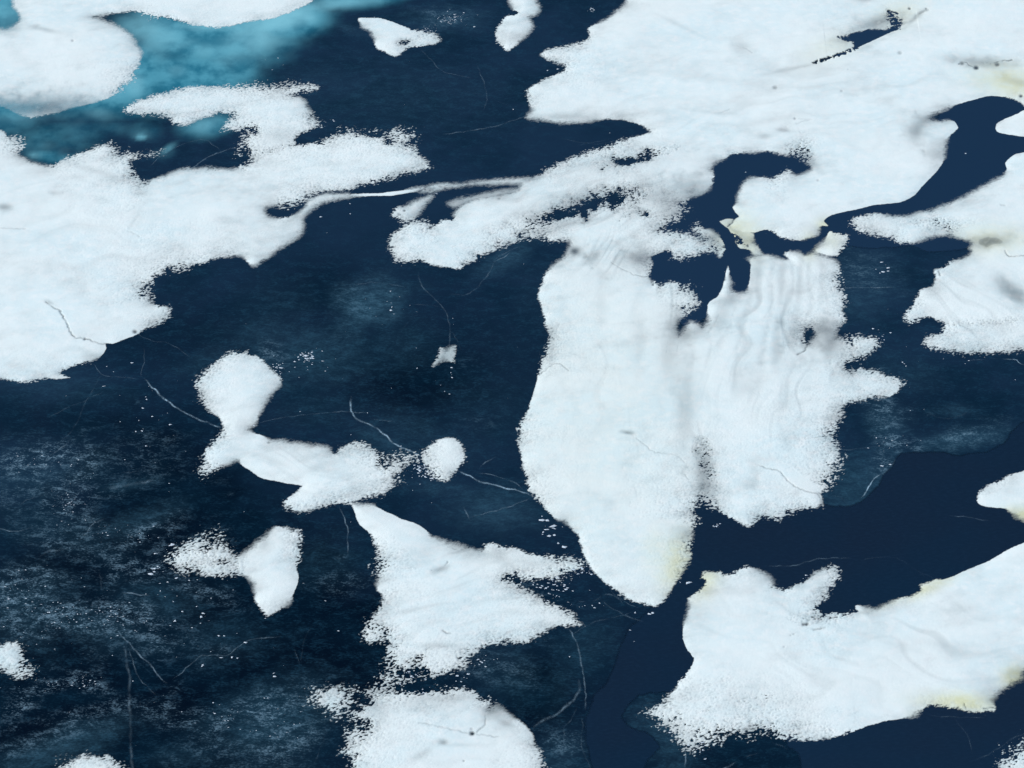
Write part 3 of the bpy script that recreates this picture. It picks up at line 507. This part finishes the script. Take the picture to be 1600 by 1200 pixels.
DARK = [(650,560,330,120,0,.2),(800,1150,1300,420,0,.50),(650,560,420,160,0,.22),(450,1100,520,300,0,.2),(120,1100,240,140,0,.95),(150,900,240,150,0,.7),(300,1050,160,120,0,.85),(260,720,160,90,0,.65),(330,830,140,60,0,.5),(450,1000,140,110,0,.6),(650,600,110,60,0,.5),(840,1080,60,60,0,.5),(60,660,160,40,0,.45),(480,880,80,50,0,.4),(1450,640,150,60,0,.35),(280,520,160,60,0,.35),(500,450,90,50,0,.4),(700,150,120,60,0,.15),(1150,1190,120,30,0,.3),(600,1000,80,60,0,.5)]  # black ice areas; the widest ellipse darkens the near half, imitating less haze
TURQ = [(330,45,150,75,0,1.0),(450,30,80,38,-10,1.0),(560,-5,100,22,-6,.85),(540,-40,140,40,0,1),(150,115,170,75,0,1.0),(0,110,120,110,0,.9),(0,-20,140,80,0,1),(90,215,120,40,-8,.5),(200,165,120,34,0,.5),(300,120,120,60,0,.9),(375,95,45,70,10,.75),(325,195,60,26,-8,.68),(225,205,45,22,0,.45),(255,240,40,14,-10,.35),(80,245,60,18,10,.6),(150,200,110,26,0,.4),(-120,150,100,160,0,.9)]
GLOW = [(220,45,60,26,20,.75),(440,30,70,20,-20,.95),(410,60,28,24,-40,.8),(520,8,70,12,-6,.7),(330,40,60,8,0,.6),(210,132,16,20,0,.65),(220,214,15,8,0,.75),(155,180,22,9,10,.55),(52,243,12,6,0,.7),(100,235,9,5,0,.4),(262,233,22,8,-35,.6),(320,195,26,14,-20,.5),(15,25,30,26,0,.35),(75,228,14,8,0,.35),(320,80,22,12,0,.35),(250,70,30,14,0,.35),(370,75,40,26,-20,.35),(275,110,16,8,0,.3),(125,190,12,6,0,.3),(40,185,60,8,0,.3),(170,150,30,8,0,.3)]
CALM = [(650,330,190,60,0,.85),(600,370,120,40,0,.6),(920,230,110,40,0,.8),(1150,330,160,130,0,1),(840,720,60,80,0,.3),(760,820,120,40,0,.5),(650,30,80,30,0,0),(400,750,120,40,0,.6),(820,640,40,120,0,.5),(560,730,40,20,0,0)]
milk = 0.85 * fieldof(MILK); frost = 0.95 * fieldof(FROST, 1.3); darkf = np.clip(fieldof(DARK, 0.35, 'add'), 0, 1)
turq = fieldof(TURQ, 0.35); glow = fieldof(GLOW, 0.7); turq = np.maximum(turq, glow * .9); turq = sstep(turq + 0.10 * wobj * (turq > .02) + 0.08 * wobi * (turq > .02), 0.18, 0.90)
mott = 1 - 0.85 * fieldof(CALM, 0.4)
nyy, nxx = AX.shape
ids = np.arange(nyy * nxx).reshape(nyy, nxx)
V_ = np.stack([AX.ravel(), AY.ravel(), np.zeros(AX.size)], 1)
F_ = np.stack([ids[:-1, :-1].ravel(), ids[:-1, 1:].ravel(), ids[1:, 1:].ravel(), ids[1:, :-1].ravel()], 1)
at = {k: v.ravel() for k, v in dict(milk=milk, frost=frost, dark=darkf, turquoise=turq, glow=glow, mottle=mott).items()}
at['line'] = np.zeros(len(V_))
# out to the horizon
BIG = 12000.0; xe0, xe1, ye0, ye1 = ax[0], ax[-1], ay[0], ay[-1]
R = np.array([(-BIG, -BIG), (BIG, -BIG), (BIG, BIG), (-BIG, BIG), (xe0, ye0), (xe1, ye0), (xe1, ye1), (xe0, ye1)], float)
o = len(V_); V_ = np.vstack([V_, np.hstack([R, np.zeros((8, 1))])])
F_ = np.vstack([F_, [[o, o + 1, o + 5, o + 4], [o + 1, o + 2, o + 6, o + 5], [o + 2, o + 3, o + 7, o + 6], [o + 3, o, o + 4, o + 7]]])
for k in at: at[k] = np.concatenate([at[k], np.full(8, 1.0 if k == 'mottle' else 0.0)])
MI = [0] * len(F_)
CRACKS = [
 ("222,540 226,562 220,585 225,593",2,.22),("225,590 232,600 245,612 262,627 285,643 310,655 335,665 348,670",3.2,.7),("190,510 215,522 240,533 265,537 300,560",2,.2),("145,565 160,585 190,590 220,592",2,.25),("160,585 150,600 135,625 125,650 115,670 90,695",3,.16),("70,655 100,640 135,625 165,610",2.5,.16),
 ("548,618 549,640 557,655 575,662 590,670 605,683 620,695 640,705 664,714",3.4,.8),("557,655 555,664",2,.4),("715,735 735,745 750,752 780,760 800,765 820,770 832,776",3.2,.8),("400,662 440,653 500,646 540,643 575,646",2,.24),("745,735 760,722 775,713",2.6,.4),("733,808 760,802 800,790 830,778",2.2,.32),("722,790 728,800 735,815",2.6,.42),("740,738 770,742 795,752",2,.3),("790,748 800,752 818,765",2.5,.4),("575,655 590,655 620,660",2,.25),
 ("530,787 537,810 543,825 543,850 545,870",2.6,.38),("655,425 658,445 680,468 695,485 702,505 703,525 700,545",2.6,.24),("703,515 713,530 722,550",1.8,.18),("640,475 665,476 690,480",2,.2),("700,460 730,460 745,450 765,425 775,405 800,390 815,386",3,.26),("768,412 785,403 800,393",2,.45),("548,447 580,441 615,445 640,450",2,.2),
 ("655,75 675,95 685,107 700,115 720,118 740,124",2,.26),("745,100 752,120 759,140 760,160 753,175",2.4,.22),("690,210 730,205 770,198 800,189 830,180",2.8,.3),("900,228 930,222 960,216",2,.18),("270,270 300,262 318,250 345,237 375,228",2.8,.42),("230,262 270,232 315,218 335,228 348,238",2.2,.28),("870,215 930,225 980,215",1.8,.14),
 ("1340,781 1347,776 1357,762 1367,747 1380,739",2.2,.85),("1392,728 1399,717",2.2,.65),("1565,560 1575,561 1588,562 1593,568 1605,571",2.2,.72),("1500,566 1530,562 1565,560",1.8,.25),("1300,452 1345,449 1400,449",2.4,.4),("1195,885 1240,884 1260,878 1280,873 1330,872",2.4,.28),("1480,806 1510,808 1550,815",2,.25),("1280,700 1330,702 1390,694",2.4,.16),("1300,775 1315,778 1325,790",2,.3),("1440,640 1480,655 1520,640",3,.1),
 ("1340,876 1400,872 1450,905",1.6,.1),("1410,880 1440,895 1470,910",1.6,.1),
 ("885,980 895,992 903,1012 908,1035 912,1060 915,1090 915,1110",2.8,.42),("893,993 905,983 930,972 970,962 990,955",2.4,.2),("935,935 960,952 985,965 1010,973",2.6,.22),("903,940 915,941",3,.6),("925,940 932,938 940,932",3,.55),("942,931 955,929 965,934 975,945",3,.4),("950,918 965,932 985,945 1003,950",1.6,.3),
 ("830,1142 845,1128 870,1115 890,1100 903,1083 905,1060",4.5,.32),("880,1170 881,1150 883,1135 895,1120 903,1100",2.6,.22),("908,1115 910,1140 907,1160 915,1185 928,1210",2.6,.17),("870,1020 885,1000 893,993",2,.15),("1070,1165 1071,1180 1070,1205",3,.42),("1010,1098 1025,1102",2.5,.3),
 ("1120,1205 1140,1198 1152,1190",3,.55),("1165,1184 1185,1176",2.5,.6),("1520,1190 1560,1170 1580,1155 1610,1146",2.6,.2),("1490,1120 1505,1140 1515,1158 1520,1180",2,.16),("1450,1118 1500,1120 1540,1122",2,.2),("1205,1160 1222,1166 1232,1172",3,.3),
 ("172,972 180,982 200,1003 220,1025 235,1040 250,1058 262,1068",2.6,.42),("195,1005 198,1040 203,1060 202,1100 205,1160 207,1210",5,.26),("202,1010 208,1035 218,1060 232,1075 245,1088",2.2,.28),("270,1062 290,1045 310,1027 320,1024 355,1024 365,1018 380,1005 400,998 440,995",2.2,.4),("-10,823 10,829 25,830 40,828 50,823",2.6,.34),("30,790 45,780 65,775 75,773",2.4,.3),("120,850 137,830 145,820 165,810",3,.38),("140,805 143,815 146,825",3,.35),("60,870 75,862 90,860 102,858",4,.28),("160,765 185,760 215,755 245,752",7,.28),("110,688 95,700 75,715",3,.3),("155,890 158,915 163,925",3,.22),("190,925 215,929 235,931",3,.5),("190,739 200,738 216,737",2.5,.35),
 ("460,1010 465,1030 470,1045",2,.14),("490,1195 500,1170 508,1140",2.4,.12),("445,1000 466,1000",1.6,.12),("470,1040 475,1000 490,975",2.4,.1),("60,520 100,560 120,580",2,.0),("620,530 640,500 660,490",2,.08),("820,180 760,150 700,140",1.6,.07),
]
rng = np.random.default_rng(4)
VV = [V_]; FF = [F_]; LN = [at['line']]; base = len(V_)
for pts, wd, amt in CRACKS:
    if amt == 0: continue
    P = line_field(pts, wd)
    s = np.r_[0, np.cumsum(np.linalg.norm(np.diff(P, axis=0), axis=1))]
    k = max(4, int(s[-1] / 0.5)); q = np.linspace(0, s[-1], k); P = np.stack([np.interp(q, s, P[:, 0]), np.interp(q, s, P[:, 1])], 1)
    T = np.gradient(P, axis=0); T /= np.linalg.norm(T, axis=1)[:, None] + 1e-9; Nn = np.stack([-T[:, 1], T[:, 0]], 1)
    P = P + Nn * (fbm(P[:, 0] / 1.8, P[:, 1] / 1.8, 91, 3) * 0.28)[:, None]
    hw = wd * M * 0.62 * (1 + 0.35 * gnoise(P[:, 0] / 1.1, P[:, 1] / 1.1, 92)); aa = amt * (0.75 + 0.5 * gnoise(P[:, 0] / 2.5, P[:, 1] / 2.5, 93)) * np.clip(np.minimum(np.arange(k), np.arange(k)[::-1]) / 3, 0.1, 1)
    L = P + Nn * hw[:, None]; Rr = P - Nn * hw[:, None]
    z = 0.023 + 0.0005 * (base % 7)
    VV.append(np.vstack([np.hstack([L, np.full((k, 1), z)]), np.hstack([P, np.full((k, 1), z + .001)]), np.hstack([Rr, np.full((k, 1), z)])]))
    LN.append(np.concatenate([np.zeros(k), aa, np.zeros(k)]))
    i = np.arange(k - 1)
    FF.append(np.stack([base + k + i, base + k + i + 1, base + i + 1, base + i], 1)); FF.append(np.stack([base + 2 * k + i, base + 2 * k + i + 1, base + k + i + 1, base + k + i], 1))
    MI += [1] * (2 * (k - 1)); base += 3 * k
V_ = np.vstack(VV); F_ = np.vstack(FF)
at['line'] = np.concatenate(LN)
for k in at:
    if k != 'line': at[k] = np.concatenate([at[k], np.zeros(len(V_) - len(at[k]))])
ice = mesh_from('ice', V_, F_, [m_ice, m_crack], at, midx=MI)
ice['kind'] = 'structure'; ice['label'] = 'dark blue lake ice with milky veils and white cracks'

# ------------------------------------------------------------------ leads of smooth water
WATER = [
 "1200,760 1265,765 1290,786 1320,790 1345,781 1370,757 1388,728 1408,707 1450,703 1500,708 1540,703 1565,692 1580,670 1610,650 1650,640 1740,640 1740,900 1500,1000 1150,1060 1075,1090 1035,1083 1000,1090 980,1108 976,1122 990,1137 1025,1150 1032,1170 1010,1200 990,1320 940,1320 925,1210 912,1160 913,1120 928,1085 955,1050 965,1010 985,975 1030,930 1040,880 1060,800 1090,770 1140,770",
 "1232,1120 1228,1165 1250,1190 1262,1320 1740,1320 1740,990 1500,1060 1300,1100",
 "1260,40 1300,90 1340,85 1440,40 1440,10 1340,20",
 "1060,230 1140,215 1250,220 1290,270 1330,320 1400,300 1440,230 1480,160 1560,130 1740,160 1740,240 1640,250 1600,300 1540,380 1500,392 1450,396 1420,386 1370,390 1322,388 1300,410 1180,470 1100,500 1080,520 1010,460 985,420 1000,385 1040,350 1040,300",
]
for wi, wtxt in enumerate(WATER):
    WZ = 0.010 + 0.003 * wi
    p = parse(wtxt, 4); W = px(p[:, 0], p[:, 1]); n_ = len(W)
    T = np.roll(W, -1, 0) - np.roll(W, 1, 0); T /= np.linalg.norm(T, axis=1)[:, None]; Nn = np.stack([-T[:, 1], T[:, 0]], 1)
    area = 0.5 * np.sum(W[:, 0] * np.roll(W[:, 1], -1) - np.roll(W[:, 0], -1) * W[:, 1])
    W = W + Nn * (fbm(W[:, 0] / 2.2, W[:, 1] / 2.2, 88, 3) * 0.5)[:, None]
    inner = W + Nn * (0.7 if area > 0 else -0.7)
    import mathutils
    tess = mathutils.geometry.tessellate_polygon([[Vector((a, b_, 0)) for a, b_ in inner]])
    vs_ = np.vstack([np.hstack([W, np.full((n_, 1), WZ)]), np.hstack([inner, np.full((n_, 1), WZ + .0005)])])
    i = np.arange(n_); j = (i + 1) % n_
    ring = [(a, b_, d_) for a, b_, d_ in zip(i, j, n_ + j)] + [(a, b_, d_) for a, b_, d_ in zip(i, n_ + j, n_ + i)]
    fs = ring + [tuple(n_ + q for q in t) for t in tess]
    wo = mesh_from('water', vs_, fs, [m_water], {'edge': np.r_[np.zeros(n_), np.ones(n_)], 'haze_tint': np.full(2 * n_, [0.0, 0.1, 1.0, 0.75][wi])}, smooth=False)
    wo.data.update()
    # all faces up
    import bmesh
    bm = bmesh.new(); bm.from_mesh(wo.data)
    for f in bm.faces:
        if f.normal.z < 0: f.normal_flip()
    bm.to_mesh(wo.data); bm.free()
    wo['kind'] = 'structure'

# ------------------------------------------------------------------ cut the snow field into its patches
on = cover > 0.04
cell = (on[:-1, :-1] | on[:-1, 1:] | on[1:, :-1] | on[1:, 1:])
cown = own[:-1, :-1]
cell &= cown >= 0
# connected runs
lab = np.zeros(cell.shape, np.int32); parent = [0]; size = [0]
def find(a):
    while parent[a] != a: parent[a] = parent[parent[a]]; a = parent[a]
    return a
prev = []
for r in range(cell.shape[0]):
    key = np.where(cell[r], cown[r].astype(int) + 1, 0)
    ch = np.flatnonzero(np.diff(np.r_[0, key, 0]))
    cur = []; pi = 0
    st_ = np.r_[ch]
    for s, e in zip(st_[:-1], st_[1:]):
        kk = key[s] if s < len(key) else 0
        if kk == 0: continue
        l = 0
        while pi < len(prev) and prev[pi][1] < s: pi += 1
        q = pi
        while q < len(prev) and prev[q][0] <= e:
            if prev[q][2] == kk:
                f = find(prev[q][3])
                if l == 0: l = f
                elif f != l:
                    parent[f] = l; size[l] += size[f]
            q += 1
        if l == 0:
            parent.append(len(parent)); size.append(0); l = len(parent) - 1
        size[l] += e - s; lab[r, s:e] = l; cur.append((s, e, kk, l))
        l = find(l)
    prev = cur
root = np.array([find(a) for a in range(len(parent))]); size = np.array(size)
big_ = size[root] > 380
crumbmask = cell & ~big_[lab]

LABELS = {
 'upper_left': ('snow_field', 'rounded white snow field above the turquoise ice in the upper left corner', 'snow field', None),
 'left': ('snow_field', 'large white snow field with a hooked arm and thin trailing ribbon, below the turquoise ice', 'snow field', None),
 'bird': ('snow_patch', 'small bird-shaped snow patch alone on the dark ice below the top edge', 'snow patch', None),
 'pear': ('snow_patch', 'small pear-shaped snow patch cut by the top edge beside the big snow field', 'snow patch', None),
 'main': ('snow_field', 'huge snow field filling the upper right with a narrow dark lead in it', 'snow field', None),
 'central': ('snow_field', 'big central snow field with long pointed lobe and streaked fluted right half', 'snow field', None),
 'tongue': ('snow_patch', 'smooth rounded snow tongue in the dark channel at the upper right edge', 'snow patch', None),
 'right': ('snow_field', 'snow field with a long pointed spit reaching in from the right edge below the channel', 'snow field', None),
 'fin': ('snow_patch', 'smooth snow wedge with yellowish underside alone on the water at right edge', 'snow patch', None),
 'lower_right': ('snow_field', 'broad snow field with yellow stained rims in the lower right corner', 'snow field', None),
 'corner': ('snow_patch', 'grainy snow corner at the bottom right corner of the photo', 'snow patch', None),
 'chain': ('snow_patch', 'winding snow patch with a round head and a bowed body, left of the centre', 'snow patch', None),
 'dot': ('snow_patch', 'small round grainy snow patch at the end of the winding patch', 'snow patch', None),
 'winged': ('snow_patch', 'snow patch with one smooth lobe and one crumbly wing on black ice', 'snow patch', None),
 'star': ('snow_field', 'star-shaped snow field with pointed right arms between the lower cracks', 'snow field', None),
 'bottom': ('snow_field', 'grainy snow field with a dark melt dot at the bottom edge', 'snow field', None),
 'left_edge': ('snow_patch', 'small grainy snow patch at the left edge on black ice', 'snow patch', None),
 'bottom_left': ('snow_patch', 'small grainy snow mound at the bottom edge on frosted black ice', 'snow patch', None),
 'fishtail': ('snow_patch', 'tiny thin fishtail-shaped snow patch alone on dark ice above the long crack', 'snow patch', None),
 'curl': ('snow_patch', 'thin curled snow patch above the rounded tip of the middle snow arm', 'snow patch', None),
 'strand': ('snow_veil', 'thin drawn-out veil of snow joining the ribbon to the middle snow arm', 'snow veil', None),
 'knob': ('snow_patch', 'small rounded snow knob above the top right corner of the fluted snow', 'snow patch', None),
 'slush': ('slush_patch', 'thin yellowish slush wisp crossing the narrow channel between the snow fields', 'slush', None),
}
keys = names + ['central']
cover_f = cover.astype(np.float32)
def build(mask, name, mats_, minz=0):
    js, is_ = np.nonzero(mask)
    vid = np.full((NY, NX), -1, np.int32)
    used = np.zeros((NY, NX), bool)
    used[js, is_] = 1; used[js, is_ + 1] = 1; used[js + 1, is_] = 1; used[js + 1, is_ + 1] = 1
    uj, ui = np.nonzero(used); vid[uj, ui] = np.arange(len(uj))
    vv = np.stack([gx[ui], gy[uj], H[uj, ui] + minz], 1)
    ff = np.stack([vid[js, is_], vid[js, is_ + 1], vid[js + 1, is_ + 1], vid[js + 1, is_]], 1)
    loc = (float(vv[:, 0].mean()), float(vv[:, 1].mean()), 0.0)
    return mesh_from(name, vv, ff, mats_, {'cover': cover_f[uj, ui], 'depth': veil2[uj, ui], 'stain': tint[uj, ui], 'grain': gz[uj, ui]}, loc=loc)
for k, nm in enumerate(keys):
    if nm == 'wisp_a': continue
    mask = cell & (cown == k) & big_[lab]
    if mask.sum() < 20:
        mask = cell & (cown == k)
        if mask.sum() < 5: continue
        crumbmask &= ~mask
    name, label, cat, group = LABELS[nm]
    o = build(mask, name, [m_snow]); o['label'] = label; o['category'] = cat; o['kind'] = 'thing'
cr = build(crumbmask, 'loose_snow', [m_snow]); cr['kind'] = 'stuff'; cr['label'] = 'loose crumbs of snow broken off the grainy rims'; cr['category'] = 'snow crumbs'

# scattered specks on the ice: cx,cy,rx,ry,count,size
SPECK = [(702,30,22,9,70,0.22),(668,46,14,5,25,0.2),(480,558,13,10,60,0.34),(432,575,14,12,22,0.25),(520,188,10,3,5,0.25),(925,16,8,4,10,0.35),(440,95,20,16,3,0.25),(60,720,80,22,36,0.18),(105,780,30,36,44,0.198),(200,830,60,16,28,0.18),(30,930,60,40,44,0.18),(110,962,80,22,60,0.198),(190,970,50,24,48,0.198),(290,925,40,26,10,0.27),(330,1010,70,40,12,0.252),(80,1072,50,9,18,0.198),(135,1066,28,10,20,0.198),(350,1125,50,20,24,0.18),(240,890,18,5,2,0.63),(300,950,50,40,5,0.36),(1378,520,12,12,9,0.3),(1375,425,14,10,9,0.35),(875,985,200,40,6,0.25),(858,825,18,20,8,0.55),(865,915,40,24,60,0.32),(705,578,12,60,8,0.25),(620,480,60,30,10,0.22),(1080,1150,30,26,60,0.35),(1388,690,34,12,16,.2),(1400,560,30,60,7,0.3),(425,690,400,60,14,0.22),(230,650,40,90,16,0.3),(1120,820,14,4,8,0.3),(668,735,24,14,90,0.3),(905,890,22,8,40,0.35),(560,600,500,400,60,0.2),(250,1000,260,180,44,0.198),(470,570,80,30,14,0.2),(1180,960,0,0,0,0),(1260,915,20,10,10,0.3),(1500,580,80,60,10,0.2),(1170,345,20,40,4,0.25),(640,1090,60,16,40,0.3),(750,1035,20,12,20,0.25),(670,1050,60,16,60,0.3),(770,340,60,20,10,0.22),(540,330,60,20,3,0.35),(280,860,30,20,8,0.27),(60,1000,70,30,20,0.18),(440,1130,60,40,20,0.18),(900,945,30,6,12,0.3)]
rs = np.random.default_rng(11); pv = []; pf = []; b0 = 0
def crumb(x, y, r):
    global b0
    k = rs.integers(5, 8); an = np.sort(rs.uniform(0, 2 * math.pi, k)); rr = r * rs.uniform(0.6, 1.15, k); st = rs.uniform(1.0, 2.0)
    ringv = np.stack([x + rr * np.cos(an) * st, y + rr * np.sin(an) * 0.8, np.full(k, 0.030)], 1)
    pv.append(np.vstack([ringv, [[x, y, 0.030 + r * 0.35]]]))
    for q in range(k): pf.append((b0 + q, b0 + (q + 1) % k, b0 + k))
    b0 += k + 1
for cx, cy, rx, ry, cnt, sz in SPECK:
    for _ in range(cnt):
        a, c_ = rs.normal(0, .55, 2); o_ = px(cx + a * rx, cy + c_ * ry)
        crumb(o_[0], o_[1], sz * rs.uniform(.28, 1.0) ** 1.5 * 0.75)
for x, y, r in ((428,1052,.42),(429,1057,.5),(223,638,.45),(229,624,.35),(228,620,.3),(188,659,.28),(227,697,.45),(163,604,.5),(501,339,.5),(237,889,.5),(241,893,.4),(235,897,.6),(317,1041,.5),(363,1027,.45),(371,1028,.4),(384,1004,.6),(275,903,.6),(318,958,.6),(314,964,.5),(274,970,.5),(855,813,.7),(846,813,.8),(862,822,.9),(864,826,1.0),(866,836,.5),(882,855,.8),(872,849,.5),(1075,911,.7),(1077,910,.6),(1062,910,.4),(992,957,.6),(1015,959,.7),(1020,958,.6),(255,893,.2),(247,889,.25),(268,851,.7),(266,852,.5),(244,865,.5),(610,455,.35),(611,485,.5),(613,480,.35),(434,91,.4),(425,109,.35),(741,42,.4),(725,20,.35),(855,110,.4),(872,108,.4),(802,171,.3),(1509,240,.35),(682,303,.5),(1391,726,.4),(1378,728,.5)):
    o_ = px(x, y); crumb(o_[0], o_[1], r * 0.5)
sp = mesh_from('snow_specks', np.vstack(pv), pf, [m_crumb], smooth=False)
sp['kind'] = 'stuff'; sp['label'] = 'tiny white snow specks sprinkled over the dark ice'; sp['category'] = 'snow specks'
